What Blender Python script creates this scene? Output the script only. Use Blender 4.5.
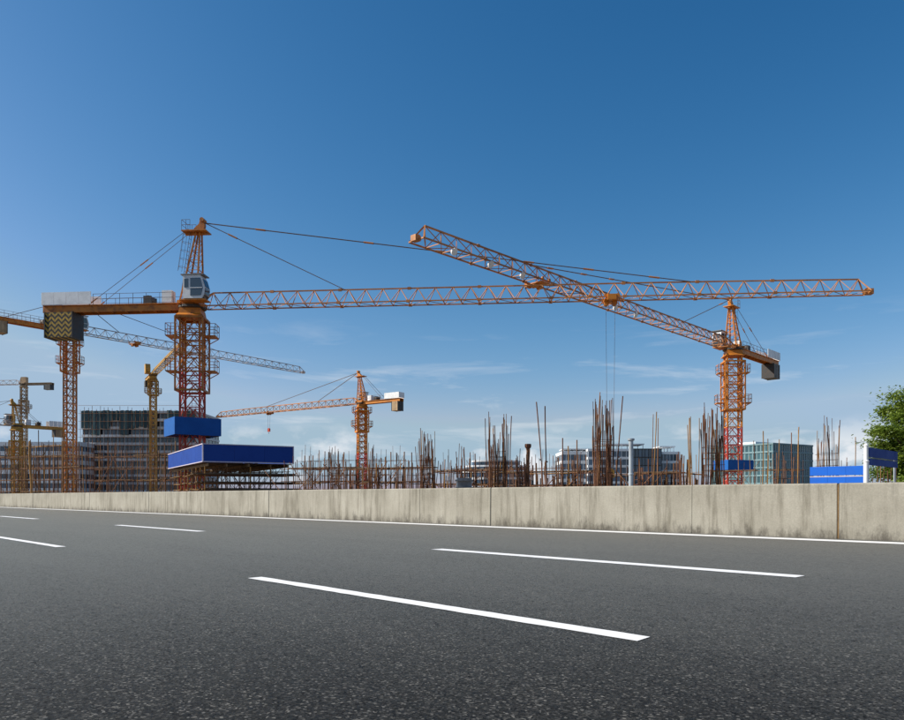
import bpy, math, random
from mathutils import Vector, Matrix
random.seed(11)
R = math.radians
scene = bpy.context.scene
for o in list(bpy.data.objects):
    bpy.data.objects.remove(o, do_unlink=True)
COL = scene.collection

# ------------------------------------------------------------------ camera
F, CX, HY, CH = 750.0, 452.0, 497.0, 0.85      # focal (px of the 904 wide photo), centre, horizon row, eye height
cam_d = bpy.data.cameras.new('camera'); cam = bpy.data.objects.new('camera', cam_d); COL.objects.link(cam)
cam.location = (0, 0, CH); cam.rotation_euler = (R(90), 0, 0)
cam_d.sensor_width = 36.0; cam_d.lens = F / 904 * 36.0
cam_d.shift_y = (HY - 360) / 904
cam_d.clip_start = 0.05; cam_d.clip_end = 9000
scene.camera = cam
scene.render.resolution_x = 1024; scene.render.resolution_y = 816

# ------------------------------------------------------------------ sky, sun, exposure
SUN_EL = R(36)
SUN = Vector((-0.985 * math.cos(SUN_EL), -0.03 * math.cos(SUN_EL), math.sin(SUN_EL))).normalized()
w = bpy.data.worlds.new('World'); scene.world = w; w.use_nodes = True
wn, wl = w.node_tree.nodes, w.node_tree.links
bg = wn['Background']; bg.inputs['Strength'].default_value = 0.11
sky = wn.new('ShaderNodeTexSky'); sky.sky_type = 'NISHITA'; sky.sun_disc = False
sky.sun_elevation = math.asin(SUN.z); sky.sun_rotation = math.atan2(SUN.x, SUN.y)
sky.air_density = 1.0; sky.dust_density = 1.0; sky.ozone_density = 4; sky.altitude = 0
def wmath(op, a, b):
    x = wn.new('ShaderNodeMath'); x.operation = op
    for i, v in enumerate((a, b)):
        if hasattr(v, 'is_output'): wl.new(v, x.inputs[i])
        else: x.inputs[i].default_value = v
    return x.outputs[0]
BGS = bg.inputs['Strength'].default_value; EXPO = 0.4; bg.inputs['Strength'].default_value = BGS / 2 ** EXPO
sc_ = wn.new('ShaderNodeSeparateColor'); wl.new(sky.outputs[0], sc_.inputs[0])
hsv = wn.new('ShaderNodeCombineColor')          # film-like grade of the whole sky: deeper, cleaner blue
for ci, (gam, mlt, cl_, fl_) in enumerate(((2.291, 6.018, .296, .02), (1.343, 1.501, .450, .10), (1.129, 1.233, .588, .25))):
    v_ = wmath('POWER', wmath('MINIMUM', wmath('MULTIPLY', sc_.outputs[ci], BGS), cl_), gam)
    wl.new(wmath('MAXIMUM', wmath('MULTIPLY', v_, mlt / BGS), fl_ / BGS), hsv.inputs[ci])
sg_ = wn.new('ShaderNodeSeparateColor'); wl.new(hsv.outputs[0], sg_.inputs[0])      # keep the horizon haze blue rather than green
hs2 = wn.new('ShaderNodeCombineColor'); wl.new(sg_.outputs[0], hs2.inputs[0]); wl.new(sg_.outputs[1], hs2.inputs[1])
wl.new(wmath('MAXIMUM', sg_.outputs[2], wmath('MULTIPLY', sg_.outputs[1], 1.22)), hs2.inputs[2]); hsv = hs2
tc = wn.new('ShaderNodeTexCoord')
mp = wn.new('ShaderNodeMapping'); mp.inputs['Scale'].default_value = (3.2, 3.2, 26)
mp.inputs['Location'].default_value = (-6.82, -3.01, 3.99)
wl.new(tc.outputs['Generated'], mp.inputs['Vector'])
nz = wn.new('ShaderNodeTexNoise'); nz.inputs['Scale'].default_value = 1.6; nz.inputs['Detail'].default_value = 7
nz.inputs['Roughness'].default_value = 0.62; nz.inputs['Distortion'].default_value = 0.4
wl.new(mp.outputs[0], nz.inputs['Vector'])
cr = wn.new('ShaderNodeValToRGB'); cr.color_ramp.elements[0].position = 0.54; cr.color_ramp.elements[1].position = 0.80
wl.new(nz.outputs['Fac'], cr.inputs['Fac'])
sep = wn.new('ShaderNodeSeparateXYZ'); wl.new(tc.outputs['Generated'], sep.inputs[0])
band = wn.new('ShaderNodeValToRGB')                     # fair-weather cloud only in the low part of the sky
e = band.color_ramp.elements; e[0].position = 0.0; e[0].color = (.55,) * 3 + (1,); e[1].position = 0.235; e[1].color = (0, 0, 0, 1)
m1 = band.color_ramp.elements.new(0.14); m1.color = (.5, .5, .5, 1)
wl.new(sep.outputs['Z'], band.inputs['Fac'])
mul = wn.new('ShaderNodeMath'); mul.operation = 'MULTIPLY'
wl.new(cr.outputs['Color'], mul.inputs[0]); wl.new(band.outputs['Color'], mul.inputs[1])
mp2 = wn.new('ShaderNodeMapping'); mp2.inputs['Scale'].default_value = (7, 7, 12); mp2.inputs['Location'].default_value = (-4.27, -8.93, -1.46)
wl.new(tc.outputs['Generated'], mp2.inputs['Vector'])
nz2 = wn.new('ShaderNodeTexNoise'); nz2.inputs['Scale'].default_value = 1.3; nz2.inputs['Detail'].default_value = 6; nz2.inputs['Roughness'].default_value = .55
wl.new(mp2.outputs[0], nz2.inputs['Vector'])
cr2 = wn.new('ShaderNodeValToRGB'); cr2.color_ramp.elements[0].position = 0.555; cr2.color_ramp.elements[1].position = 0.65
wl.new(nz2.outputs['Fac'], cr2.inputs['Fac'])
bd2 = wn.new('ShaderNodeValToRGB'); e2_ = bd2.color_ramp.elements; e2_[0].position = 0.06; e2_[0].color = (.85,) * 3 + (1,); e2_[1].position = 0.10; e2_[1].color = (0, 0, 0, 1)
wl.new(sep.outputs['Z'], bd2.inputs['Fac'])
puff = wmath('MULTIPLY', cr2.outputs['Color'], bd2.outputs['Color'])
mixc = wn.new('ShaderNodeMixRGB'); mixc.inputs['Color2'].default_value = (7.9, 8.1, 8.4, 1)
wl.new(wmath('MAXIMUM', mul.outputs[0], puff), mixc.inputs['Fac']); wl.new(hsv.outputs[0], mixc.inputs['Color1'])
wl.new(mixc.outputs[0], bg.inputs['Color'])

sd = bpy.data.lights.new('sun', 'SUN'); sd.energy = 5.0; sd.angle = R(0.5); sd.color = (1, .945, .86)
so = bpy.data.objects.new('sun', sd); COL.objects.link(so)
so.rotation_euler = SUN.to_track_quat('Z', 'Y').to_euler(); so.location = (-40, -20, 60)
vs = scene.view_settings
vs.view_transform = 'Standard'; vs.look = 'None'; vs.exposure = EXPO; vs.gamma = 1.0; vs.use_curve_mapping = False

# ------------------------------------------------------------------ helpers
def P(x, y, Z):
    """photo pixel + depth in metres -> point"""
    return Vector(((x - CX) / F * Z, Z, CH + (HY - y) / F * Z))
def PX(x, Z): return (x - CX) / F * Z
def PZ(y, Z): return CH + (HY - y) / F * Z

def origin(par):
    v = Vector((0, 0, 0))
    while par is not None:
        v = v + par.location; par = par.parent
    return v
def link(o, par=None):
    COL.objects.link(o)
    if par is not None: o.parent = par
    return o
def tag(o, label=None, cat=None, group=None, kind=None):
    if label: o['label'] = label
    if cat: o['category'] = cat
    if group: o['group'] = group
    if kind: o['kind'] = kind
    return o
def thing(name, loc, label, cat, group=None):
    o = bpy.data.objects.new(name, None); o.empty_display_size = .3
    o.location = loc; link(o); return tag(o, label, cat, group, 'thing')

class MB:
    def __init__(s): s.v = []; s.f = []
    def beam(s, p, q, r, n=4, r2=None, cap=True):
        p = Vector(p); q = Vector(q); d = q - p
        if d.length < 1e-6: return s
        d.normalize(); up = Vector((0, 0, 1)) if abs(d.z) < .95 else Vector((1, 0, 0))
        a = d.cross(up).normalized(); b = d.cross(a)
        r2 = r if r2 is None else r2; k = len(s.v); off = math.pi / n
        for c, rr in ((p, r), (q, r2)):
            for i in range(n):
                t = off + 2 * math.pi * i / n
                s.v.append(c + a * (rr * math.cos(t)) + b * (rr * math.sin(t)))
        for i in range(n):
            j = (i + 1) % n; s.f.append((k + i, k + j, k + n + j, k + n + i))
        if cap: s.f.append(tuple(range(k + n - 1, k - 1, -1))); s.f.append(tuple(range(k + n, k + 2 * n)))
        return s
    def path(s, pts, r, n=4):
        for a, b in zip(pts[:-1], pts[1:]): s.beam(a, b, r, n)
        return s
    def box(s, c, size, ax=None):
        ax = ax or (Vector((1, 0, 0)), Vector((0, 1, 0)), Vector((0, 0, 1)))
        c = Vector(c); k = len(s.v)
        for i in (-.5, .5):
            for j in (-.5, .5):
                for l in (-.5, .5):
                    s.v.append(c + ax[0] * (i * size[0]) + ax[1] * (j * size[1]) + ax[2] * (l * size[2]))
        for f in ((0, 1, 3, 2), (4, 6, 7, 5), (0, 4, 5, 1), (2, 3, 7, 6), (0, 2, 6, 4), (1, 5, 7, 3)):
            s.f.append(tuple(k + x for x in f))
        return s
    def loft(s, rings, close=True):
        k = len(s.v); n = len(rings[0])
        for r in rings: s.v.extend(Vector(p) for p in r)
        for i in range(len(rings) - 1):
            for j in range(n):
                jj = (j + 1) % n
                s.f.append((k + i * n + j, k + i * n + jj, k + (i + 1) * n + jj, k + (i + 1) * n + j))
        if close:
            s.f.append(tuple(range(k + n - 1, k - 1, -1)))
            s.f.append(tuple(range(k + (len(rings) - 1) * n, k + len(rings) * n)))
        return s
    def mesh(s, name, mat, off=Vector((0, 0, 0)), smooth=False):
        me = bpy.data.meshes.new(name)
        me.from_pydata([tuple(v - off) for v in s.v], [], s.f)
        me.materials.append(mat)
        if smooth: me.polygons.foreach_set('use_smooth', [True] * len(me.polygons))
        me.update(); return me
    def build(s, name, mat, par=None, smooth=False):
        o = bpy.data.objects.new(name, s.mesh(name, mat, origin(par), smooth))
        return link(o, par)

_unit = {}
def bar(name, p, q, r, mat, par, n=6, bend=0):
    """one straight or slightly crooked bar; all bars of a material share a mesh"""
    key = (mat.name, n, bend)
    if key not in _unit:
        m = MB(); seg = 1 if not bend else 6; rings = []
        for i in range(seg + 1):
            t = i / seg
            ox = bend * math.sin(t * 2.6) * .9; oy = bend * .6 * (math.sin(t * 5.2 + .4) - math.sin(.4))
            rings.append([(ox + math.cos(2 * math.pi * k / n), oy + math.sin(2 * math.pi * k / n), t) for k in range(n)])
        m.loft(rings); _unit[key] = m.mesh('bar_' + mat.name, mat)
    o = bpy.data.objects.new(name, _unit[key]); link(o, par)
    p = Vector(p); q = Vector(q); d = q - p
    o.location = p - origin(par); o.rotation_mode = 'QUATERNION'
    qt = d.to_track_quat('Z', 'Y')
    if bend: qt = qt @ Matrix.Rotation(random.uniform(0, 6.28), 3, 'Z').to_quaternion()
    o.rotation_quaternion = qt; o.scale = (r, r, d.length)
    return o
_ubox = {}
def ubox(name, c, size, mat, par, rz=0):
    """box that shares one unit mesh per material"""
    if mat.name not in _ubox: _ubox[mat.name] = MB().box((0, 0, 0), (1, 1, 1)).mesh('block_' + mat.name, mat)
    o = bpy.data.objects.new(name, _ubox[mat.name]); link(o, par)
    o.location = Vector(c) - origin(par); o.scale = size; o.rotation_euler = (0, 0, rz)
    return o

# ------------------------------------------------------------------ materials
def new_mat(name):
    m = bpy.data.materials.new(name); m.use_nodes = True
    nt = m.node_tree; return m, nt.nodes, nt.links, nt.nodes['Principled BSDF']
def noise(n, l, scale, detail=6, rough=.6, vec=None):
    t = n.new('ShaderNodeTexNoise'); t.inputs['Scale'].default_value = scale
    t.inputs['Detail'].default_value = detail; t.inputs['Roughness'].default_value = rough
    if vec is not None: l.new(vec, t.inputs['Vector'])
    return t
def ramp(n, l, fac, stops):
    c = n.new('ShaderNodeValToRGB'); els = c.color_ramp.elements
    while len(els) < len(stops): els.new(.5)
    for e_, (p_, col) in zip(els, stops):
        e_.position = p_; e_.color = tuple(col) + (1,) if len(col) == 3 else col
    l.new(fac, c.inputs['Fac']); return c
def mixrgb(n, l, fac, a, b, mode='MIX'):
    x = n.new('ShaderNodeMixRGB'); x.blend_type = mode
    for s, val in zip(('Fac', 'Color1', 'Color2'), (fac, a, b)):
        if hasattr(val, 'is_output'): l.new(val, x.inputs[s])
        elif s == 'Fac': x.inputs[s].default_value = val
        else: x.inputs[s].default_value = tuple(val) + (1,)
    return x
def bump(n, l, h, bsdf, strength, dist):
    b = n.new('ShaderNodeBump'); b.inputs['Strength'].default_value = strength; b.inputs['Distance'].default_value = dist
    l.new(h, b.inputs['Height']); l.new(b.outputs[0], bsdf.inputs['Normal']); return b
def worn(name, col, col2, scale=1.5, rough=.5, metal=0.0, lo=.45, hi=.7, var=.25, spec=.4, bmp=0):
    """painted or rusting surface: base colour, patches of col2, slight change from piece to piece"""
    m, n, l, b = new_mat(name)
    g = n.new('ShaderNodeNewGeometry')
    t = noise(n, l, scale, 7, .65, g.outputs['Position'])
    c = ramp(n, l, t.outputs['Fac'], [(lo, col), (hi, col2)])
    oi = n.new('ShaderNodeObjectInfo')
    v = n.new('ShaderNodeMapRange'); v.inputs['To Min'].default_value = 1 - var; v.inputs['To Max'].default_value = 1 + var * .5
    l.new(oi.outputs['Random'], v.inputs['Value'])
    x = mixrgb(n, l, 1.0, c.outputs['Color'], (1, 1, 1), 'MULTIPLY'); l.new(v.outputs[0], x.inputs['Color2'])
    l.new(x.outputs[0], b.inputs['Base Color'])
    rr = n.new('ShaderNodeMapRange'); rr.inputs['To Min'].default_value = rough - .12; rr.inputs['To Max'].default_value = rough + .18
    l.new(t.outputs['Fac'], rr.inputs['Value']); l.new(rr.outputs[0], b.inputs['Roughness'])
    b.inputs['Metallic'].default_value = metal; b.inputs['Specular IOR Level'].default_value = spec
    if bmp: bump(n, l, t.outputs['Fac'], b, .5, bmp)
    return m
M = {}
M['orange'] = worn('orange_paint', (.60, .20, .018), (.25, .085, .025), 1.7, .5)
M['orange_bright'] = worn('orange_yellow_paint', (.66, .225, .02), (.36, .12, .02), 1.2, .5)
M['jib'] = worn('jib_orange_paint', (.52, .21, .06), (.30, .115, .04), .8, .55)
M['red'] = worn('red_paint', (.56, .060, .028), (.30, .040, .022), 1.6, .5)
M['ochre'] = worn('ochre_paint', (.50, .27, .05), (.28, .14, .03), 1.2, .55)
M['palejib'] = worn('pale_grey_paint', (.46, .42, .40), (.28, .22, .19), .7, .5)
M['white'] = worn('white_sheet', (.82, .82, .81), (.62, .62, .61), 1.3, .5, var=.12)
M['grey'] = worn('grey_steel', (.22, .23, .24), (.12, .12, .12), 2, .5)
M['dark'] = worn('dark_steel', (.045, .042, .04), (.075, .05, .035), 2, .55)
M['rope'] = worn('steel_rope', (.17, .12, .10), (.10, .075, .07), 3, .5)
M['rust'] = worn('rusty_bar', (.165, .072, .040), (.07, .038, .028), 3.5, .8, var=.5, spec=.2)
M['rust2'] = worn('rusty_tube', (.25, .12, .058), (.11, .056, .034), 2.5, .75, var=.5, spec=.2)
M['ochrebar'] = worn('ochre_tube', (.38, .20, .06), (.16, .08, .035), 2, .7, var=.4, spec=.2)
M['timber'] = worn('formwork_timber', (.25, .165, .095), (.10, .066, .042), 3, .85, var=.45, spec=.15)
M['ply'] = worn('dark_plywood', (.085, .055, .036), (.04, .028, .022), 2, .8, var=.4, spec=.2)
M['blue'] = worn('blue_sheet', (.012, .10, .34), (.010, .08, .28), .8, .55, var=.05, spec=.2)
M['navy'] = worn('deep_blue_sheet', (.014, .055, .27), (.011, .043, .22), .8, .6, var=.05, spec=.15)
M['bright'] = worn('bright_blue_board', (.004, .12, .58), (.004, .10, .48), .8, .4, var=.05)
M['trim'] = worn('pale_trim', (.62, .55, .62), (.45, .4, .45), 3, .5, var=.1)
M['brownpaint'] = worn('brown_paint', (.46, .31, .17), (.30, .18, .10), 1, .6)
M['cweight'] = worn('concrete_block', (.20, .195, .18), (.12, .115, .105), 2, .85, spec=.2)
M['concrete_far'] = worn('pale_concrete', (.40, .40, .39), (.24, .235, .225), .5, .85, var=.15, spec=.2)
M['slab_edge'] = worn('slab_edge', (.62, .62, .62), (.40, .39, .38), .25, .85, var=.25, spec=.2)
M['shell'] = worn('dark_shell', (.05, .052, .055), (.03, .03, .032), .2, .8, var=.2, spec=.2)
M['net'] = worn('scaffold_net', (.075, .115, .12), (.05, .075, .08), .35, .85, var=.3, spec=.1)
M['cladding'] = worn('pale_cladding', (.72, .74, .75), (.55, .57, .59), .2, .5, var=.1)
M['greenframe'] = worn('green_grey_frame', (.17, .27, .29), (.12, .2, .22), .2, .5, var=.12)
M['galv'] = worn('galvanised_pipe', (.42, .46, .49), (.28, .30, .32), 2, .45, metal=.2)

def glass(name, col, rough=.12, var=.5):
    m, n, l, b = new_mat(name)
    oi = n.new('ShaderNodeObjectInfo')
    c = ramp(n, l, oi.outputs['Random'], [(0, tuple(x * (1 - var) for x in col)), (1, tuple(x * (1 + var) for x in col))])
    l.new(c.outputs['Color'], b.inputs['Base Color']); b.inputs['Roughness'].default_value = rough
    b.inputs['Specular IOR Level'].default_value = .8
    return m
M['glass_dark'] = glass('dark_window', (.025, .035, .05))
M['glass_blue'] = glass('blue_window', (.05, .085, .13))
M['glass_green'] = glass('green_window', (.045, .10, .115))
M['glass_cab'] = glass('cab_window', (.05, .07, .09), .06, .1)

def chevron_mat():
    m, n, l, b = new_mat('yellow_black_chevrons')
    t = n.new('ShaderNodeTexCoord'); s = n.new('ShaderNodeSeparateXYZ'); l.new(t.outputs['Object'], s.inputs[0])
    def mth(op, a, c=None):
        x = n.new('ShaderNodeMath'); x.operation = op
        for i, vv in enumerate((a, c)):
            if vv is None: continue
            if hasattr(vv, 'is_output'): l.new(vv, x.inputs[i])
            else: x.inputs[i].default_value = vv
        return x.outputs[0]
    ax = mth('ABSOLUTE', s.outputs['X']); q = mth('SUBTRACT', s.outputs['Z'], mth('MULTIPLY', ax, 1.1))
    st = mth('GREATER_THAN', mth('FRACT', mth('ADD', mth('MULTIPLY', q, 2.0), 20)), .5)
    no = noise(n, l, 4, 6, .6, t.outputs['Object'])
    y = ramp(n, l, no.outputs['Fac'], [(.4, (.50, .30, .03)), (.7, (.24, .15, .03))])
    x = mixrgb(n, l, st, (.018, .017, .016), y.outputs['Color']); l.new(x.outputs[0], b.inputs['Base Color'])
    b.inputs['Roughness'].default_value = .7
    return m
M['chevron'] = chevron_mat()

# road frame: D along the road (towards its vanishing point far left), N across it away from the camera
VPX = -255.0
TA = math.atan((CX - VPX) / F)
D = Vector((-math.sin(TA), math.cos(TA), 0)); N = Vector((math.cos(TA), math.sin(TA), 0))
RZ = math.atan2(D.y, D.x)                      # rotation that turns local x into D
def road_pt(s, n, z=0): return D * s + N * n + Vector((0, 0, z))
def s_at(x, n):                                 # station of the point seen in column x on the line at offset n
    u = x - CX; Z = n * F / (math.cos(TA) * (u + CX - VPX))
    return Z * (math.cos(TA) - u * math.sin(TA) / F)

def road_coords(n, l):
    g = n.new('ShaderNodeNewGeometry'); mpn = n.new('ShaderNodeMapping')
    mpn.vector_type = 'POINT'; mpn.inputs['Rotation'].default_value = (0, 0, -RZ)
    l.new(g.outputs['Position'], mpn.inputs['Vector']); return mpn.outputs[0]
def scaled(n, l, vec, sc, loc=(0, 0, 0)):
    x = n.new('ShaderNodeMapping'); x.inputs['Scale'].default_value = sc; x.inputs['Location'].default_value = loc
    l.new(vec, x.inputs['Vector']); return x.outputs[0]

def asphalt_mat():
    m, n, l, b = new_mat('asphalt')
    v = road_coords(n, l)
    vo = n.new('ShaderNodeTexVoronoi'); vo.inputs['Scale'].default_value = 95; l.new(v, vo.inputs['Vector'])
    sp = n.new('ShaderNodeSeparateColor'); l.new(vo.outputs['Color'], sp.inputs[0])
    stone = ramp(n, l, sp.outputs[0], [(0, (.003, .0028, .0025)), (.40, (.008, .0074, .0064)), (.75, (.022, .0205, .018)), (.92, (.05, .047, .042)), (1, (.15, .141, .125))])
    fine = noise(n, l, 240, 4, .7, v)
    c1 = mixrgb(n, l, .55, stone.outputs['Color'], (1, 1, 1), 'MULTIPLY')
    fr = ramp(n, l, fine.outputs['Fac'], [(.3, (.5, .5, .5)), (.7, (1.6, 1.6, 1.6))]); l.new(fr.outputs['Color'], c1.inputs['Color2'])
    patch = noise(n, l, .55, 6, .6, scaled(n, l, v, (.35, 1.6, 1)))
    pr = ramp(n, l, patch.outputs['Fac'], [(.32, (.78, .78, .79)), (.68, (1.22, 1.21, 1.19))])
    c2 = mixrgb(n, l, 1, c1.outputs[0], pr.outputs['Color'], 'MULTIPLY')
    med = noise(n, l, 9, 5, .75, scaled(n, l, v, (.8, 1.2, 1)))
    mr = ramp(n, l, med.outputs['Fac'], [(.3, (.7, .7, .7)), (.7, (1.3, 1.3, 1.3))])
    clump = noise(n, l, 32, 4, .7, v); cl_r = ramp(n, l, clump.outputs['Fac'], [(.32, (.2, .2, .2)), (.5, (.95, .95, .95)), (.68, (1.7, 1.7, 1.7))])
    c3 = mixrgb(n, l, 1, c2.outputs[0], mr.outputs['Color'], 'MULTIPLY')
    l.new(c3.outputs[0], b.inputs['Base Color'])
    ro = n.new('ShaderNodeMapRange'); ro.inputs['To Min'].default_value = .6; ro.inputs['To Max'].default_value = .9
    l.new(sp.outputs[1], ro.inputs['Value']); l.new(ro.outputs[0], b.inputs['Roughness'])
    b.inputs['Specular IOR Level'].default_value = .12
    b.inputs['Sheen Roughness'].default_value = .19; b.inputs['Sheen Tint'].default_value = (1, .85, .69, 1)
    dust = n.new('ShaderNodeMath'); dust.operation = 'MULTIPLY'; dust.use_clamp = True; l.new(fr.outputs['Color'], dust.inputs[0])
    dp = ramp(n, l, sp.outputs[0], [(0, (.35,) * 3), (.3, (1.5,) * 3), (1, (2.6,) * 3)]); dq0 = mixrgb(n, l, 1, dp.outputs['Color'], pr.outputs['Color'], 'MULTIPLY'); dq1 = mixrgb(n, l, 1, dq0.outputs[0], cl_r.outputs['Color'], 'MULTIPLY'); mr2 = ramp(n, l, med.outputs['Fac'], [(.3, (.35, .35, .35)), (.55, (1.2, 1.2, 1.2)), (.7, (1.6, 1.6, 1.6))]); dq = mixrgb(n, l, 1, dq1.outputs[0], mr2.outputs['Color'], 'MULTIPLY'); l.new(dq.outputs[0], dust.inputs[1]); l.new(dust.outputs[0], b.inputs['Sheen Weight'])   # pale road dust, seen at grazing angles
    h = mixrgb(n, l, .5, sp.outputs[2], fine.outputs['Fac'])
    bump(n, l, h.outputs[0], b, .25, .003)
    return m
M['asphalt'] = asphalt_mat()

def paint_mat():
    m, n, l, b = new_mat('road_paint'); v = road_coords(n, l)
    a = noise(n, l, 45, 6, .75, v); c = noise(n, l, 2.2, 5, .6, v)
    x = mixrgb(n, l, .45, a.outputs['Fac'], c.outputs['Fac'])
    r = ramp(n, l, x.outputs[0], [(.33, (.12, .115, .105)), (.385, (.62, .60, .57)), (.44, (.82, .80, .77)), (.7, (.88, .86, .83))])
    l.new(r.outputs['Color'], b.inputs['Base Color']); b.inputs['Roughness'].default_value = .6
    bump(n, l, a.outputs['Fac'], b, .4, .002); return m
M['paint'] = paint_mat()

def barrier_mat():
    m, n, l, b = new_mat('weathered_concrete'); v = road_coords(n, l)
    big = noise(n, l, .7, 6, .6, v)
    base = ramp(n, l, big.outputs['Fac'], [(.3, (.255, .236, .19)), (.7, (.375, .352, .295))])
    st = noise(n, l, 4.5, 8, .7, scaled(n, l, v, (1, 1, .09)))
    sr = ramp(n, l, st.outputs['Fac'], [(.34, (.42, .40, .35)), (.5, (.93, .92, .9)), (.75, (1.07, 1.07, 1.06))])
    c1 = mixrgb(n, l, .75, base.outputs['Color'], sr.outputs['Color'], 'MULTIPLY')
    # grime splashed up from the gutter and run-off stains below the coping
    sx = n.new('ShaderNodeSeparateXYZ'); l.new(v, sx.inputs[0])
    gn = noise(n, l, 3.4, 8, .75, scaled(n, l, v, (1, 1, .4)))
    gs = n.new('ShaderNodeMath'); gs.operation = 'MULTIPLY_ADD'; gs.inputs[1].default_value = 1.5; gs.inputs[2].default_value = -.55
    l.new(gn.outputs['Fac'], gs.inputs[0])
    lo = n.new('ShaderNodeMath'); lo.operation = 'SUBTRACT'; l.new(gs.outputs[0], lo.inputs[0]); l.new(sx.outputs['Z'], lo.inputs[1])
    gr = ramp(n, l, lo.outputs[0], [(.0, (0, 0, 0)), (.30, (.85, .85, .85))])
    c2 = mixrgb(n, l, gr.outputs['Color'], c1.outputs[0], (.085, .075, .06))
    tn = noise(n, l, 1.7, 7, .7, scaled(n, l, v, (1, 1, .06), (5, 3, 1)))
    tr = ramp(n, l, tn.outputs['Fac'], [(.60, (0, 0, 0)), (.74, (.6, .6, .6))])
    c3 = mixrgb(n, l, tr.outputs['Color'], c2.outputs[0], (.13, .115, .09))
    fi = noise(n, l, 30, 6, .7, v)
    c4 = mixrgb(n, l, .35, c3.outputs[0], fi.outputs['Fac'], 'OVERLAY')
    l.new(c4.outputs[0], b.inputs['Base Color']); b.inputs['Roughness'].default_value = .85
    b.inputs['Specular IOR Level'].default_value = .25
    hh = mixrgb(n, l, .5, fi.outputs['Fac'], st.outputs['Fac']); bump(n, l, hh.outputs[0], b, .5, .006)
    return m
M['barrier'] = barrier_mat()

def soil_mat():
    m, n, l, b = new_mat('site_soil'); g = n.new('ShaderNodeNewGeometry')
    a = noise(n, l, .12, 8, .65, g.outputs['Position']); c = ramp(n, l, a.outputs['Fac'], [(.3, (.12, .09, .06)), (.7, (.24, .19, .13))])
    l.new(c.outputs['Color'], b.inputs['Base Color']); b.inputs['Roughness'].default_value = .95
    return m
M['soil'] = soil_mat()
def leaf_mat():
    m, n, l, b = new_mat('leaves'); g = n.new('ShaderNodeNewGeometry')
    a = noise(n, l, 1.1, 4, .6, g.outputs['Position'])
    c = ramp(n, l, a.outputs['Fac'], [(.3, (.075, .13, .016)), (.7, (.21, .27, .036))])
    l.new(c.outputs['Color'], b.inputs['Base Color']); b.inputs['Roughness'].default_value = .5
    tr = n.new('ShaderNodeBsdfTranslucent'); tr.inputs['Color'].default_value = (.24, .34, .04, 1)
    mx = n.new('ShaderNodeMixShader'); mx.inputs[0].default_value = .3
    l.new(b.outputs[0], mx.inputs[1]); l.new(tr.outputs[0], mx.inputs[2]); l.new(mx.outputs[0], n['Material Output'].inputs[0])
    return m
M['leaf'] = leaf_mat()
M['bark'] = worn('bark', (.13, .10, .07), (.06, .045, .033), 6, .9, spec=.1)

# ------------------------------------------------------------------ ground, road, markings
g = MB(); S = 4500
g.v = [Vector((-S, -S, -.03)), Vector((S, -S, -.03)), Vector((S, S, -.03)), Vector((-S, S, -.03))]; g.f = [(0, 1, 2, 3)]
tag(g.build('ground', M['soil']), 'bare brown soil of the building site', kind='structure')
rd = MB(); rd.v = [road_pt(-260, -12), road_pt(-260, 16.6), road_pt(600, 16.6), road_pt(600, -12)]; rd.f = [(0, 1, 2, 3)]
road = tag(rd.build('road', M['asphalt']), 'dark grey asphalt road with white lane markings', kind='structure')
def strip(name, s0, s1, n0, wd):
    m = MB(); k = max(2, int((s1 - s0) / .12)) if s1 - s0 < 40 else 400
    if s1 - s0 < 40 and s0 > 45: k = 2
    for i in range(k + 1):
        t = s0 + (s1 - s0) * i / k
        for sg in (-1, 1):
            je = random.uniform(-.02, .02) if i in (0, k) else 0
            m.v.append(road_pt(t + je, n0 + sg * (wd / 2 + random.uniform(-.008, .004)), .004))
        if i: m.f.append((2 * i - 2, 2 * i - 1, 2 * i + 1, 2 * i))
    return m.build(name, M['paint'], road)
NL1, NL2, NE = 8.17, 3.90, 15.38
# inner lane: dashes seen at x 437-800 and 118-202 -> a regular beat
a0, a1 = s_at(800, NL1), s_at(437, NL1); b0 = s_at(202, NL1); beat1 = b0 - a0
for k in range(-14, 30): strip('lane_dash', a0 + k * beat1, a0 + k * beat1 + (a1 - a0), NL1, .26)
c0, c1_, d0 = s_at(643, NL2), s_at(255, NL2), s_at(61, NL2)
for k in range(-14, 30): strip('lane_dash', c0 + k * (d0 - c0), c0 + k * (d0 - c0) + (c1_ - c0), NL2, .17)
strip('edge_line', -260, 600, NE, .55)

# ------------------------------------------------------------------ concrete barrier, panel by panel
PL = 3.24; BN = 16.1; BH = 1.13
wall = thing('concrete_barrier', road_pt(0, BN), 'long weathered concrete barrier with dark streaks along the road edge', 'barrier')
prof = [(0, 0), (.012, BH - .03), (.034, BH), (.33, BH), (.35, BH - .03), (.37, 0)]      # across the wall, height
def panel_mesh(L, chf):
    m = MB()
    cuts = [0, .012] + [L * i / 6 for i in range(1, 6)] + [L - .012, L]; rings = []
    for i, xx in enumerate(cuts):
        ch = chf if i in (0, len(cuts) - 1) else 0
        rings.append([Vector((xx, -(p[0] + (ch if p[0] < .1 else -ch)), p[1] - (ch if p[1] > .5 else 0))) for p in prof])
    m.loft(rings); return m.mesh('wall_panel', M['barrier'])
s_joint = s_at(839, BN)                      # wide joint; further joints every 3 then 4 panels
GS, GB = .003, .035
pm_s = panel_mesh(PL - GS, .002); pm_b = panel_mesh(PL - GB, .012)
k = -30; wide = {0, 3, 7, 11, 14, -4, -7, 18, 22}
for k in range(-40, 110):
    o = bpy.data.objects.new('wall_panel', pm_b if k in wide else pm_s); link(o, wall)
    st = s_joint + k * PL + (GB if k in wide else GS)
    o.location = D * st + Vector((0, 0, random.uniform(-.002, .002))) - N * random.uniform(0, .004)
    o.rotation_euler = (0, 0, RZ)
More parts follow.
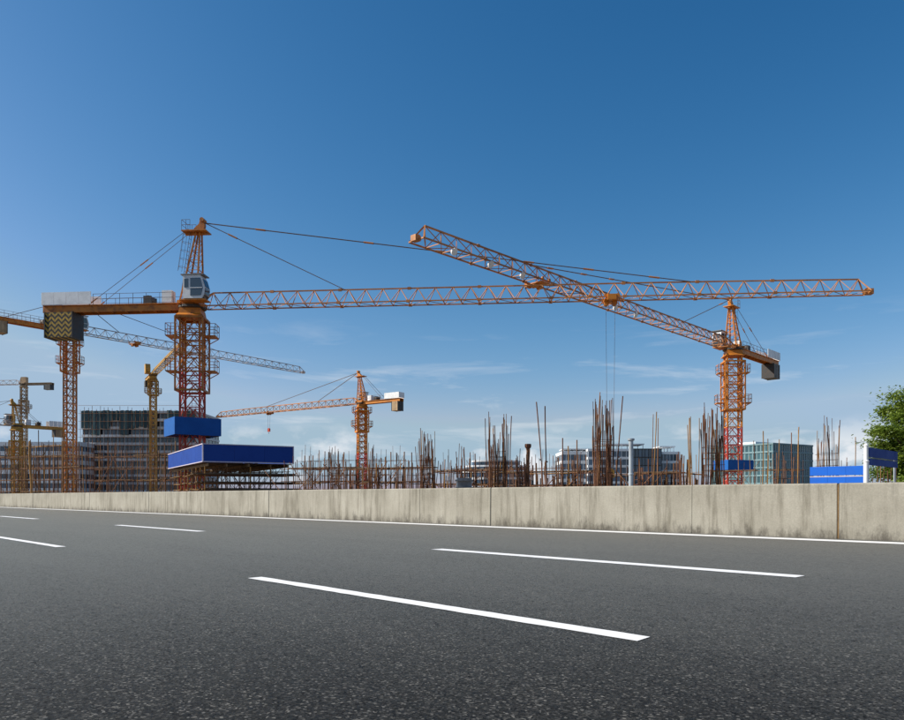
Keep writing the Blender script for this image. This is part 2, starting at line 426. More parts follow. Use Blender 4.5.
M['filler'] = worn('brown_joint_filler', (.20, .12, .05), (.09, .055, .03), 6, .9, spec=.1)
fl = MB(); fl.box(road_pt(s_joint + GB / 2, BN + .17, BH / 2 - .01), (GB * .7, .33, BH - .03), (D, N, Vector((0, 0, 1))))
tag(fl.build('joint_filler', M['filler'], wall), 'rust brown filler in the wall joint')
for k in wide - {0}:
    MB().box(road_pt(s_joint + k * PL + GB / 2, BN + .22, BH / 2 - .02), (GB * .7, .2, BH - .06), (D, N, Vector((0, 0, 1)))).build('joint_filler', M['dark'], wall)

# ------------------------------------------------------------------ tower cranes
UP = Vector((0, 0, 1))
def mast_mesh(w, h, mat, r=.085, X=True):
    m = MB(); c = [(-w / 2, -w / 2), (w / 2, -w / 2), (w / 2, w / 2), (-w / 2, w / 2)]
    for a, b in c: m.beam((a, b, 0), (a, b, h), r)
    for i in range(4):
        p, q = Vector(c[i] + (0,)), Vector(c[(i + 1) % 4] + (0,))
        for z in (0, h / 2):
            m.beam(p + UP * (z + .05), q + UP * (z + .05), r * .55)
            m.beam(p + UP * (z + .05), (p + q) / 2 + UP * (z + h / 2), r * .45)
            m.beam(q + UP * (z + .05), (p + q) / 2 + UP * (z + h / 2), r * .45)
    # climbing ladder inside
    for x in (-.2, .2): m.beam((x, w * .3, 0), (x, w * .3, h), .02)
    for i in range(int(h / .35)): m.beam((-.2, w * .3, i * .35 + .1), (.2, w * .3, i * .35 + .1), .014)
    return m.mesh('mast_section', mat)

def crane(label, X, Y, H, jd, L, cl, head_h, group='tower cranes', w=1.9, yaw=0.0, sec=2.5, mu='orange', ml='red', zred=12.5, mj='jib',
          jd_d=1.45, jd_w=1.6, pan=1.7, cage=None, pend=(15.5, 48.6), detail=2, trolley=None, rope=0, weights=True, head_w=1.0,
          wblock=(2.9, 2.5), panels=True, taper=True, cab=True, fat=1.0):
    root = thing('tower_crane', (X, Y, 0), label, 'crane', group)
    O = Vector((X, Y, 0)); jd = Vector((jd[0], jd[1], 0)).normalized(); jl = Vector((-jd.y, jd.x, 0))
    U = M[mu]; J = M[mj]
    ax = (jd, jl, UP)
    def A(a, b, c): return O + jd * a + jl * b + UP * (H + c)      # c measured from the jib's bottom chords
    # footing and mast
    ca, sa = math.cos(yaw), math.sin(yaw); mx = (Vector((ca, sa, 0)), Vector((-sa, ca, 0)), UP)
    MB().box(O + UP * .3, (w * 2.4, w * 2.4, .7), mx).build('footing', M['concrete_far'], root)
    top = H - 1.0; nsec = max(1, round((top - .6) / sec)); hh = (top - .6) / nsec
    mlow = mast_mesh(w, hh, M[ml], .125 * fat); mup = mast_mesh(w, hh, U, .125 * fat)
    for i in range(nsec):
        z = .6 + i * hh
        o = bpy.data.objects.new('mast_section', mlow if z + hh * .5 < zred else mup); link(o, root)
        o.location = (0, 0, z); o.rotation_euler = (0, 0, yaw)
    # climbing cage with railed walkways
    if cage:
        z0, z1, plats = cage; W = w + .75; m = MB()
        cs = [O + mx[0] * (sx * W / 2) + mx[1] * (sy * W / 2) for sx, sy in ((-1, -1), (1, -1), (1, 1), (-1, 1))]
        for c in cs: m.beam(c + UP * z0, c + UP * z1, .1 * fat)
        nz_ = max(2, round((z1 - z0) / 1.8))
        for i in range(nz_ + 1):
            z = z0 + (z1 - z0) * i / nz_
            for j in range(4):
                m.beam(cs[j] + UP * z, cs[(j + 1) % 4] + UP * z, .07 * fat if i not in (0, nz_) else .13 * fat)
                if i < nz_: m.beam(cs[j] + UP * z, cs[(j + 1) % 4] + UP * (z + (z1 - z0) / nz_), .035 * fat); m.beam(cs[(j + 1) % 4] + UP * z, cs[j] + UP * (z + (z1 - z0) / nz_), .035 * fat)
        cg = m.build('climbing_cage', U, root)
        for z, ext in plats:
            q = W / 2 + .05; e_ = q + ext; hw_ = w * .42
            for sgn in (-1, 1):
                deck = MB(); rail = MB()
                deck.box(O + mx[0] * (sgn * (q + e_) / 2) + UP * z, (e_ - q, hw_ * 2, .09), mx)
                for sy in (-1, 1):
                    deck.beam(O + mx[0] * (sgn * (e_ - .04)) + mx[1] * (sy * (hw_ - .05)) + UP * (z - .05), O + mx[0] * (sgn * q) + mx[1] * (sy * (hw_ - .05)) + UP * (z - ext * .6), .05 * fat)
                pc = [O + mx[0] * (sgn * xx) + mx[1] * yy for xx, yy in ((q, -hw_), (e_, -hw_), (e_, hw_), (q, hw_))]
                for p, q2 in zip(pc[:-1], pc[1:]):
                    for hz_ in (.6, 1.2): rail.beam(p + UP * (z + hz_), q2 + UP * (z + hz_), .032 * fat)
                    for t in (0, .5, 1): rail.beam(p.lerp(q2, t) + UP * z, p.lerp(q2, t) + UP * (z + 1.2), .032 * fat)
                deck.build('walkway', U, cg); rail.build('walkway_railing', U, cg)
    # slewing unit: flared lower seat, ring, upper turntable
    m = MB()
    def sq(wd, z, axx): return [O + axx[0] * (sx * wd / 2) + axx[1] * (sy * wd / 2) + UP * z for sx, sy in ((-1, -1), (1, -1), (1, 1), (-1, 1))]
    m.loft([sq(w * 1.38, H - 1.05, mx), sq(w * 1.38, H - .95, mx), sq(w * 1.15, H - .75, mx), sq(w * 1.05, H - .2, mx)])
    st = m.build('turntable_seat', U, root)
    ring = [[O + Vector((math.cos(t) * rr, math.sin(t) * rr, H + z)) for t in [2 * math.pi * i / 16 for i in range(16)]] for rr, z in ((w * .62, -.2), (w * .72, -.12), (w * .72, .08), (w * .6, .16))]
    MB().loft(ring).build('slewing_ring', M['dark'], root)
    m = MB(); m.loft([sq(w * 1.1, H + .16, ax), sq(w * 1.1, H + .55, ax), sq(w * .95, H + .62, ax)])
    m.box(A(.9, -1.5, .3), (2.6, 1.3, .12), ax)                # cab bracket
    for a in (-.9, .9): m.box(A(a, 0, .35), (.25, w * 1.35, .3), ax)
    m.build('turntable', U, root)
    # cab
    if cab:
        m = MB(); cb, cw, chh, cd = -1.55, 1.25, 2.25, 2.1
        pr = [(-.9, 0), (1.0, 0), (1.22, .35), (1.3, 1.05), (1.05, 1.9), (.85, chh), (-.9, chh)]
        rings = [[A(.9 + p[0], cb + bb, .4 + p[1]) for p in pr] for bb in (-cw / 2, cw / 2)]
        m.loft(rings); cabo = m.build('cab', M['white'] if detail > 0 else U, root)
        def pane(nm, pts, thick=.03):
            pts = [Vector(p) for p in pts]; nn = (pts[1] - pts[0]).cross(pts[2] - pts[0]).normalized()
            mm = MB(); mm.loft([[p - nn * thick for p in pts], [p + nn * thick for p in pts]]); mm.build(nm, M['glass_cab'], cabo)
        if detail > 0:
            for sgn in (-1, 1):
                bb = cb + sgn * (cw / 2 + .005)
                pane('window', [A(.9 - .15, bb, .4 + .25), A(.9 + .92, bb, .4 + .25), A(.9 + 1.1, bb, .4 + 1.0), A(.9 + .85, bb, .4 + 1.95), A(.9 - .15, bb, .4 + 1.95)])
                pane('window', [A(.9 - .75, bb, .4 + 1.05), A(.9 - .35, bb, .4 + 1.05), A(.9 - .35, bb, .4 + 1.9), A(.9 - .75, bb, .4 + 1.9)])
                for zz in (1.0,): MB().box(A(.9 + .45, cb + sgn * (cw / 2 + .045), .4 + zz), (1.2, .03, .06), ax).build('window_bar', M['white'], cabo)
            for (p0, p1) in (((1.03, .04), (1.24, .36)), ((1.245, .42), (1.305, 1.0)), ((1.29, 1.1), (1.06, 1.86))):
                pane('window', [A(.9 + p0[0] + .01, cb - .52, .4 + p0[1]), A(.9 + p0[0] + .01, cb + .52, .4 + p0[1]), A(.9 + p1[0] + .01, cb + .52, .4 + p1[1]), A(.9 + p1[0] + .01, cb - .52, .4 + p1[1])])
            MB().box(A(.95, cb, .4 + chh + .06), (2.3, cw + .2, .09), ax).build('cab_roof', M['grey'], cabo)
    # tower head: two near-vertical legs, two raking ones, a crown with a walkway
    if head_h > 0:
        m = MB(); hb = w * .42; ha = .75
        apex = A(ha, 0, head_h)
        fr = [(ha + .05, -hb), (ha + .05, hb)]; bk = [(-w * .5, -hb), (-w * .5, hb)]
        tp = head_h - 1.1
        def leg_at(a0_, b0_, a1_, b1_, t): return A(a0_ + (a1_ - a0_) * t, b0_ + (b1_ - b0_) * t, .6 + (tp - .6) * t)
        ends = {}
        for key, (a0_, b0_) in zip(('f0', 'f1', 'b0', 'b1'), fr + bk):
            a1_ = ha + (.12 if key[0] == 'f' else -.22); b1_ = b0_ * .28
            m.beam(A(a0_, b0_, .5), A(a1_, b1_, tp), .10 * fat); ends[key] = (a0_, b0_, a1_, b1_)
        for i in range(1, 7):
            t = i / 7
            for k1, k2 in (('f0', 'f1'), ('b0', 'b1'), ('f0', 'b0'), ('f1', 'b1')):
                m.beam(leg_at(*ends[k1], t), leg_at(*ends[k2], t), .035 * fat)
                if i < 6: m.beam(leg_at(*ends[k1], t), leg_at(*ends[k2], t + 1 / 7), .028 * fat)
        th = m.build('tower_head', U, root)
        m = MB(); hd = [(-.62, -.35), (-.45, .1), (.05, .55), (.2, 1.1), (.5, 1.1), (.62, .4), (.5, -.1)]
        m.loft([[A(ha - .05 + p[0], bb, tp + .1 + p[1]) for p in hd] for bb in (-.22, .22)])
        m.beam(A(ha + .35, -.4, tp + 1.0), A(ha + .35, .4, tp + 1.0), .22, 10)
        m.build('head_crown', U, th)
        m = MB(); m.box(A(ha - .35, 0, tp - .15), (2.5, 1.5, .10), ax); m.box(A(ha - .35, 0, tp - .3), (2.2, .25, .2), ax); m.build('head_walkway', U, th)
        if detail > 1:
            m = MB()
            for bb in (-.72, .72):
                for hz_ in (.5, 1.0): m.beam(A(ha - 1.55, bb, tp - .1 + hz_), A(ha - .7, bb, tp - .1 + hz_), .022)
                for aa in (-1.55, -1.1, -.7): m.beam(A(ha + aa, bb, tp - .1), A(ha + aa, bb, tp + .9), .022)
            for hz_ in (.5, 1.0): m.beam(A(ha - 1.55, -.72, tp - .1 + hz_), A(ha - 1.55, .72, tp - .1 + hz_), .022)
            m.build('walkway_railing', M['rope'], th)
            m = MB()                                  # caged ladder behind the raking legs
            l0, l1 = Vector((-w * .5 - .25, 0, .6)), Vector((ha - .9, 0, tp - .2)); nr = int((l1 - l0).length / .4)
            for bb in (-.22, .22): m.beam(A(l0.x, bb, l0.z), A(l1.x, bb, l1.z), .025)
            for i in range(nr):
                p = l0.lerp(l1, (i + .5) / nr); m.beam(A(p.x, -.22, p.z), A(p.x, .22, p.z), .018)
                if 6 < i and i % 2 == 0:
                    m.path([A(p.x, -.22, p.z), A(p.x - .55, -.35, p.z + .1), A(p.x - .8, 0, p.z + .15), A(p.x - .55, .35, p.z + .1), A(p.x, .22, p.z)], .016)
            for bb, aa in ((-.35, -.55), (.35, -.55), (0, -.8)):
                p, q = l0.lerp(l1, 7.5 / nr), l0.lerp(l1, (nr - .5) / nr); m.beam(A(p.x + aa, bb, p.z + .12), A(q.x + aa, bb, q.z + .12), .016)
            m.build('ladder', M['rope'], th)
    # jib in bolted sections
    a_start = 1.3; npan = max(4, round((L - a_start) / pan)); pl_ = (L - a_start) / npan
    per = 4; i = 0
    rc = .075 * fat; rl = .04 * fat
    while i < npan:
        j = min(npan, i + per)
        if npan - j < 2: j = npan
        x0, x1 = a_start + i * pl_, a_start + j * pl_
        def dep(a): return jd_d * (1 if not taper else (1 - .12 * max(0, (a - L * .7) / (L * .3))))
        m = MB(); m.beam(A(x0 + (.5 * pl_ if i == 0 else 0), 0, dep(x0)), A(x1 - (.5 * pl_ if j == npan else 0), 0, dep(x1)), rc * 1.1)
        if detail > 1:
            secn = m.build('jib_section', J, root); m2 = secn
        for sgn in (-1, 1):
            mb = MB() if detail > 1 else m
            mb.beam(A(x0, sgn * jd_w / 2, 0), A(x1, sgn * jd_w / 2, 0), rc)
            if detail > 1: mb.build('bottom_chord', J, secn)
        ml_ = MB() if detail > 1 else m
        for k in range(i, j):
            aa, bb, mid = a_start + k * pl_, a_start + (k + 1) * pl_, a_start + (k + .5) * pl_
            for sgn in (-1, 1):
                ml_.beam(A(aa, sgn * jd_w / 2, 0), A(mid, 0, dep(mid)), rl); ml_.beam(A(mid, 0, dep(mid)), A(bb, sgn * jd_w / 2, 0), rl)
            ml_.beam(A(aa, -jd_w / 2, 0), A(aa, jd_w / 2, 0), rl)
            s_ = 1 if k % 2 else -1
            ml_.beam(A(aa, -s_ * jd_w / 2, 0), A(bb, s_ * jd_w / 2, 0), rl * .8)
        if detail > 1:
            ml_.build('lacing', J, secn)
            if j < npan:                               # bolted joint plates
                for p in (A(x1, -jd_w / 2, 0), A(x1, jd_w / 2, 0), A(x1, 0, dep(x1))): MB().box(p, (.34, .17, .24), ax).build('joint_plate', J, secn)
        else:
            m.build('jib_section', J, root)
        i = j
    m = MB(); m.beam(A(L, -jd_w / 2, 0), A(L, jd_w / 2, 0), rc); m.beam(A(L - pl_ / 2, 0, dep(L)), A(L, -jd_w / 2, 0), rc); m.beam(A(L - pl_ / 2, 0, dep(L)), A(L, jd_w / 2, 0), rc)
    m.beam(A(L - .1, -.2, .15), A(L - .1, .2, .15), .3, 10); m.box(A(L + .15, 0, .1), (.5, .6, .5), ax)
    m.build('jib_tip', J, root)
    # root of the jib: pin frame
    m = MB()
    for sgn in (-1, 1):
        m.beam(A(.6, sgn * .6, .3), A(a_start, sgn * jd_w / 2, 0), rc * 1.3); m.beam(A(.7, sgn * .5, .5), A(a_start + pl_ * .5, 0, jd_d), rc)
    m.build('jib_foot', J, root)
    # counter jib
    m = MB()
    for sgn in (-1, 1):
        m.box(A(-cl / 2 - .3, sgn * .62, -.02), (cl - .6, .16, .62), ax)
    for q in range(int(cl / 1.5)): m.box(A(-1 - q * 1.5, 0, -.05), (.12, 1.1, .3), ax)
    m.box(A(-cl / 2 - .5, 0, .32), (cl - 1.2, 1.75, .06), ax)
    cj = m.build('counter_jib', U, root)
    if detail > 0:
        m = MB(); e0, e1 = -1.6, -cl + (5.4 if panels else .3)
        for sgn in (-1, 1):
            for hz_ in (.55, 1.05): m.beam(A(e0, sgn * .86, .35 + hz_), A(e1, sgn * .86, .35 + hz_), .024 * fat)
            nn = max(2, int((e0 - e1) / 1.2))
            for q in range(nn + 1):
                aa = e0 + (e1 - e0) * q / nn; m.beam(A(aa, sgn * .86, .33), A(aa, sgn * .86, 1.4), .024 * fat)
        m.build('railing', M['rope'], cj)
        wn_ = MB(); wn_.beam(A(-4.4, -.45, .85), A(-4.4, .45, .85), .42, 14); wn_.box(A(-4.4, .55, .75), (.8, .16, .85), ax); wn_.box(A(-4.4, -.55, .75), (.8, .16, .85), ax)
        wn_.build('winch', M['dark'], cj)
        MB().box(A(-2.35, -.25, 1.0), (1.0, .9, 1.3), ax).build('control_cabinet', M['white'], cj)
    if panels:
        for q in range(4):
            ln = min(1.3, cl * .09)
            for sgn in (-1, 1):
                MB().box(A(-cl + .02 + ln * (q + .5), sgn * .93, 1.02), (ln - .03, .05, 1.25), ax).build('side_panel', M['white'], cj)
        MB().box(A(-cl + .0, 0, 1.02), (.05, 1.80, 1.2), ax).build('side_panel', M['white'], cj)
    if weights:
        wl_, wh_ = wblock; ns = 4
        for q in range(ns):
            dx = wl_ / ns; m = MB()
            c = A(-cl + .35 + dx * (q + .5), 0, -.36 - wh_ / 2)
            o = bpy.data.objects.new('counterweight_slab', None)
            # local x runs along the jib so the painted chevrons follow each slab
            sm = MB(); t_ = .05; X2, Z2 = dx / 2 - .008, wh_ / 2; Yb = .95
            outl = [(-X2, -Z2), (X2, -Z2), (X2, Z2), (-X2, Z2)]
            sm.loft([[(x_, -Yb, z_) for x_, z_ in outl], [(x_, Yb, z_) for x_, z_ in outl]])
            me = sm.mesh('counterweight_slab', M['chevron'] if detail > 1 and taper else M['cweight'] if detail != 1 else M['brownpaint'])
            o = bpy.data.objects.new('counterweight_slab', me); link(o, root)
            o.location = c - O; o.rotation_euler = (0, 0, math.atan2(jd.y, jd.x))
        for aa in (.35, .35 + wl_): MB().box(A(-cl + aa, 0, -.35 - wh_ * .5), (.10, 2.0, wh_ + .1), ax).build('weight_hanger', M['dark'], root)
    # pendant lines
    def pend_line(p, q, r, name='pendant_line', joints=(.16, .5, .83)):
        p, q = Vector(p), Vector(q); o = MB().beam(p, q, r, 6).build(name, M['rope'], root)
        if detail > 1:
            d_ = (q - p).normalized()
            for t in joints: MB().beam(p.lerp(q, t) - d_ * .5, p.lerp(q, t) + d_ * .5, r * 2.4, 6).build('joint_plate', M['jib'], o)
    if head_h > 0:
        for a, jn in zip(pend, ((.2,), (.12, .35, .5, .68, .8, .93))):
            for bb in (-.09, .09): pend_line(A(ha + .55, bb, tp + .75), A(a, bb * .6, jd_d), .028 * fat, joints=jn)
        for bb in (-.7, .7): pend_line(A(ha - 1.0, bb * .5, tp + .1), A(-cl + 5.0 if panels else -cl + 2, bb, .5), .028 * fat, joints=(.45, .97))
    # trolley, rope and hook
    if trolley:
        m = MB(); m.box(A(trolley, 0, -.22), (1.3, jd_w + .3, .10), ax)
        for aa in (-.55, .55):
            for sgn in (-1, 1): m.beam(A(trolley + aa, sgn * (jd_w / 2 + .1), .08), A(trolley + aa, sgn * (jd_w / 2 + .22), .08), .17, 10)
            m.beam(A(trolley + aa * .7, -.3, -.45), A(trolley + aa * .7, .3, -.45), .24, 10)
        m.box(A(trolley, -jd_w / 2 - .3, -.1), (.8, .3, .5), ax)
        m.build('trolley', M['orange'], root)
        if rope:
            for aa in (-.42, .42):
                MB().beam(A(trolley + aa, 0, -.5), A(trolley + aa * .7, 0, -rope), .016 * fat, 5).build('hoist_rope', M['rope'], root)
            m = MB(); m.box(A(trolley, 0, -rope - .3), (.75, .3, .75), ax); m.beam(A(trolley, -.2, -rope - .1), A(trolley, .2, -rope - .1), .33, 12)
            hb_ = m.build('hook_block', M['ochre'] if rope > 5 else M['red'], root)
            MB().path([A(trolley + .0 + .16 * math.cos(t), 0, -rope - .95 + .16 * math.sin(t)) for t in [x * .5 for x in range(-5, 5)]], .04, 6).build('hook', M['dark'], hb_)
    return root, A

YAW1 = R(-19 + 34)
c1, A1 = crane('tall orange crane with chevron counterweights and level jib, mast rising through blue boards', -25.95, 75, 19.75, (58, -5), 64.7, 15.3, 8.8,
      yaw=R(4), cage=(11.4, 18.6, ((13.35, 1.05), (16.85, 1.05))), trolley=41.2, rope=16.4, zred=12.7)
c2, A2 = crane('orange crane with a long jib reaching forward over the road, red lower mast', 41.2, 110, 22.45, (-44.2, -47), 64.5, 16.3, 7.4,
      yaw=R(-6), cage=(13.6, 20.6, ((14.6, 1.0), (19.0, .8))), pend=(15.6, 48.8), trolley=47.6, rope=0, zred=11.2, mu='orange_bright', w=2.0, jd_w=1.8, pan=2.0, fat=1.15, taper=False, wblock=(2.4, 2.2))
for a in (30, 34.5, 51.4, 56.1, 61):                       # floodlights along the lower chord
    m = MB(); m.beam(A2(a, .95, -.32), A2(a, 1.12, -.42), .28, 12, .34); m.beam(A2(a, .9, 0), A2(a, .98, -.25), .04)
    m.build('floodlight', M['white'], c2)
crane('smaller orange crane beyond the scaffold, jib pointing away with a hanging hook', -20.4, 170, 22.05, (-41.6, 29), 50.7, 11.5, 7.4,
      yaw=R(20), mu='orange_bright', zred=11.5, mj='jib', detail=1, w=1.8, cage=(15.6, 20.3, ((16.9, 1.0), (20.0, .8))), pend=(14, 32), trolley=31, rope=4.2, wblock=(1.7, 2.0), fat=1.5, pan=2.2)
crane('brown lattice crane behind the chevron counterweights with a long slim jib', -66.2, 130, 29.5, (31.8, 43), 53.5, 12.6, 6.4,
      yaw=R(8), mu='orange', ml='orange', mj='palejib', detail=1, w=1.6, cage=(22.5, 28.2, ((24.0, .9), (27.2, .8))), pend=(9, 30), trolley=12, wblock=(1.7, 1.9), fat=1.15, pan=2.0, panels=False)
crane('slim yellow crane in front of the dark office shell, jib foreshortened', -79.7, 200, 33.3, (.49, -.87), 47, 10.2, 0,
      yaw=R(12), mu='ochre', ml='ochre', mj='ochre', detail=0, w=1.5, cage=(28.0, 31.8, ((28.6, .9),)), wblock=(1.8, 1.6), panels=False, fat=1.5, pan=2.2)
crane('thin brown crane with a pale flat jib far beyond the striped office block', -142.7, 250, 38.4, (-1, .12), 45, 10.4, 0,
      yaw=R(15), mu='brownpaint', ml='brownpaint', mj='palejib', detail=0, w=1.7, cage=(29, 33, ((30.5, 1.0),)), wblock=(2.2, 1.6), panels=False, fat=1.6, pan=2.4)
crane('low yellow crane with a blue and white board above its counterweights', -98.6, 170, 16.9, (-.66, -.75), 30, 10.2, 6.0,
      yaw=R(10), mu='ochre', ml='ochre', mj='palejib', detail=1, w=1.7, cage=(9.5, 13.5, ((10.5, .9),)), pend=(9, 20), wblock=(2.0, 1.6), panels=True, fat=1.3, pan=2.2)

# ------------------------------------------------------------------ blue boards round the masts
def board_box(x0, xc, x1, ytop, ybot, Z, mat, label, dirf, w_f, w_s, cx, cy, z0, z1, trim=None):
    root = thing('sign_box', (cx, cy, z0), label, 'sign', 'blue boards round crane masts')
    f = Vector((dirf[0], dirf[1], 0)).normalized(); s = Vector((-f.y, f.x, 0)); c = Vector((cx, cy, (z0 + z1) / 2)); h = z1 - z0
    for sg, full, dep_, axs in ((-1, w_f, w_s, (f, s)), (1, w_f, w_s, (f, s)), (-1, w_s, w_f, (s, f)), (1, w_s, w_f, (s, f))):
        MB().box(c + axs[1] * (sg * (dep_ / 2 - .03)), (full - (.125 if axs[0] is s else 0), .06, h), (axs[0], axs[1], UP)).build('board', mat, root)
    m = MB()
    for sg in (-1, 1):
        m.box(c + s * (sg * w_s * .3) - UP * (h / 2 - .05), (w_f - .14, .12, .1), (f, s, UP))
        m.box(c + f * (sg * w_f * .42) - UP * (h / 2 - .16), (.12, w_s - .14, .1), (f, s, UP))
    m.build('bracket', M['rust2'], root)
    return root
board_box(0, 0, 0, 0, 0, 0, M['blue'], 'blue sign box clamped round the tall red and orange mast', (.82, .57), 4.5, 4.0, -25.95, 75, 6.9, 8.6)
board_box(0, 0, 0, 0, 0, 0, M['blue'], 'blue sign box round the red mast between rebar clusters', (.96, .28), 4.3, 3.6, 41.2, 110, 4.75, 6.2)

# ------------------------------------------------------------------ raised deck with blue hoarding in front of the mast
def deck_platform():
    f = Vector((.873, .488, 0)).normalized(); s = Vector((-f.y, f.x, 0))
    C = Vector((PX(203, 60), 60, 0)); WF, WS = 7.4, 17.6; zt, zb = 5.08, 3.72
    root = thing('raised_deck', C + (f * WF + s * WS) / 2, 'raised scaffold deck edged with navy hoarding around the crane mast', 'platform')
    def Q(a, b, z): return C + f * a + s * b + UP * z
    for k in range(3):
        l_ = WF / 3; MB().box(Q(l_ * (k + .5), .03, (zt + zb) / 2), (l_ - .012, .06, zt - zb), (f, s, UP)).build('hoarding_panel', M['navy'], root)
    for k in range(7):
        l_ = (WS - .07) / 7; MB().box(Q(.03, .065 + l_ * (k + .5), (zt + zb) / 2), (.06, l_ - .012, zt - zb), (f, s, UP)).build('hoarding_panel', M['navy'], root)
        MB().box(Q(WF - .03, .065 + l_ * (k + .5), (zt + zb) / 2), (.06, l_ - .012, zt - zb), (f, s, UP)).build('hoarding_panel', M['navy'], root)
    MB().box(Q(WF / 2, WS + .03, (zt + zb) / 2), (WF, .06, zt - zb), (f, s, UP)).build('hoarding_panel', M['navy'], root)
    for z in (zt + .03, zb - .03):
        MB().box(Q(WF / 2, -.012, z), (WF + .1, .07, .07), (f, s, UP)).build('trim_rail', M['trim'], root)
        MB().box(Q(-.012, WS / 2 + .05, z), (.07, WS, .07), (f, s, UP)).build('trim_rail', M['trim'], root)
    MB().box(Q(-.015, -.015, (zt + zb) / 2), (.09, .09, zt - zb + .12), (f, s, UP)).build('corner_trim', M['trim'], root)
    MB().box(Q(WF + .01, -.015, (zt + zb) / 2), (.07, .08, zt - zb + .12), (f, s, UP)).build('corner_trim', M['trim'], root)
    # decking boards; the mast passes through a gap left between them
    mast = Vector((-25.95, 75, 0)) - C; ma, mb_ = mast.dot(f), mast.dot(s)
    for k in range(58):
        b = .25 + k * .3
        if abs(b - mb_) < 1.75:
            if ma - 1.8 > .3: ubox('deck_board', Q((.1 + ma - 1.8) / 2, b, zb - .12), (ma - 1.9, .28, .05), M['ply'], root, math.atan2(f.y, f.x))
            if ma + 1.8 < WF - .3: ubox('deck_board', Q((ma + 1.8 + WF - .1) / 2, b, zb - .12), (WF - .1 - ma - 1.8, .28, .05), M['ply'], root, math.atan2(f.y, f.x))
        else:
            ubox('deck_board', Q(WF / 2, b, zb - .12), (WF - .12, .28, .05), M['ply'], root, math.atan2(f.y, f.x))
    for a in (.4, 1.9, 3.7, 5.5, 7.0):
        if abs(a - ma) < 1.4: 
            MB().box(Q(a, (mb_ - 1.8) / 2 + .1, zb - .27), (.12, mb_ - 2.0, .22), (f, s, UP)).build('joist', M['timber'], root)
        else: MB().box(Q(a, WS / 2, zb - .27), (.12, WS - .3, .22), (f, s, UP)).build('joist', M['timber'], root)
    for b in [.5 + i * 1.85 for i in range(10)]:
        for a in (.25, 2.0, 3.9, 5.6, 7.1):
            if abs(b - mb_) < 2.0 and abs(a - ma) < 2.0: continue
            ochre = a < .5 or b < .6 and random.random() < .5
            bar('post', Q(a, b, 0), Q(a, b, zb - .38), .055 if ochre else .03, M['ochrebar' if ochre else 'rust2'], root)
        if b < 12:
            bar('ledger', Q(.1, b + .06, zb - .75), Q(WF - .1, b + .06, zb - .75 + random.uniform(-.05, .05)), .028, M['rust2'], root)
    # lower walkway levels, thick with planks and sagging tubes
    for z, ext in ((2.75, 0), (2.05, .3), (1.5, .6)):
        for b in range(8):
            ubox('plank', Q(WF / 2 + ext + random.uniform(-.4, .4), .3 + b * .34, z + random.uniform(-.05, .08)), (WF + .8, .3, .05), M['timber' if b % 3 else 'ply'], root, math.atan2(f.y, f.x) + random.uniform(-.03, .03))
        for b in range(8):
            ubox('plank', Q(.45 + random.uniform(-.2, .2), 3.4 + b * 1.75, z + random.uniform(-.05, .05)), (.5, 1.9, .05), M['timber' if b % 2 else 'ochrebar'], root, math.atan2(f.y, f.x))
        for b in (.2, 1.6, 3.0, 5.0):
            bar('ledger', Q(-.4, b, z - .1), Q(WF + .9 + ext * 2, b, z - .06), .03, M['rust2'], root)
    for k in range(26):
        a = random.uniform(.3, 6.5); bar('post', Q(a, random.uniform(.3, 9), 0), Q(a + random.uniform(-.1, .1), random.uniform(.3, 9), random.uniform(2.2, zb - .3)), .022, M['rust2'], root) if k % 2 else None
        bar('brace', Q(a, .4 + k * .3, 1.3), Q(a + random.choice((-1.4, 1.5)), .4 + k * .3, zb - .4), .024, M['rust2'], root)
deck_platform()

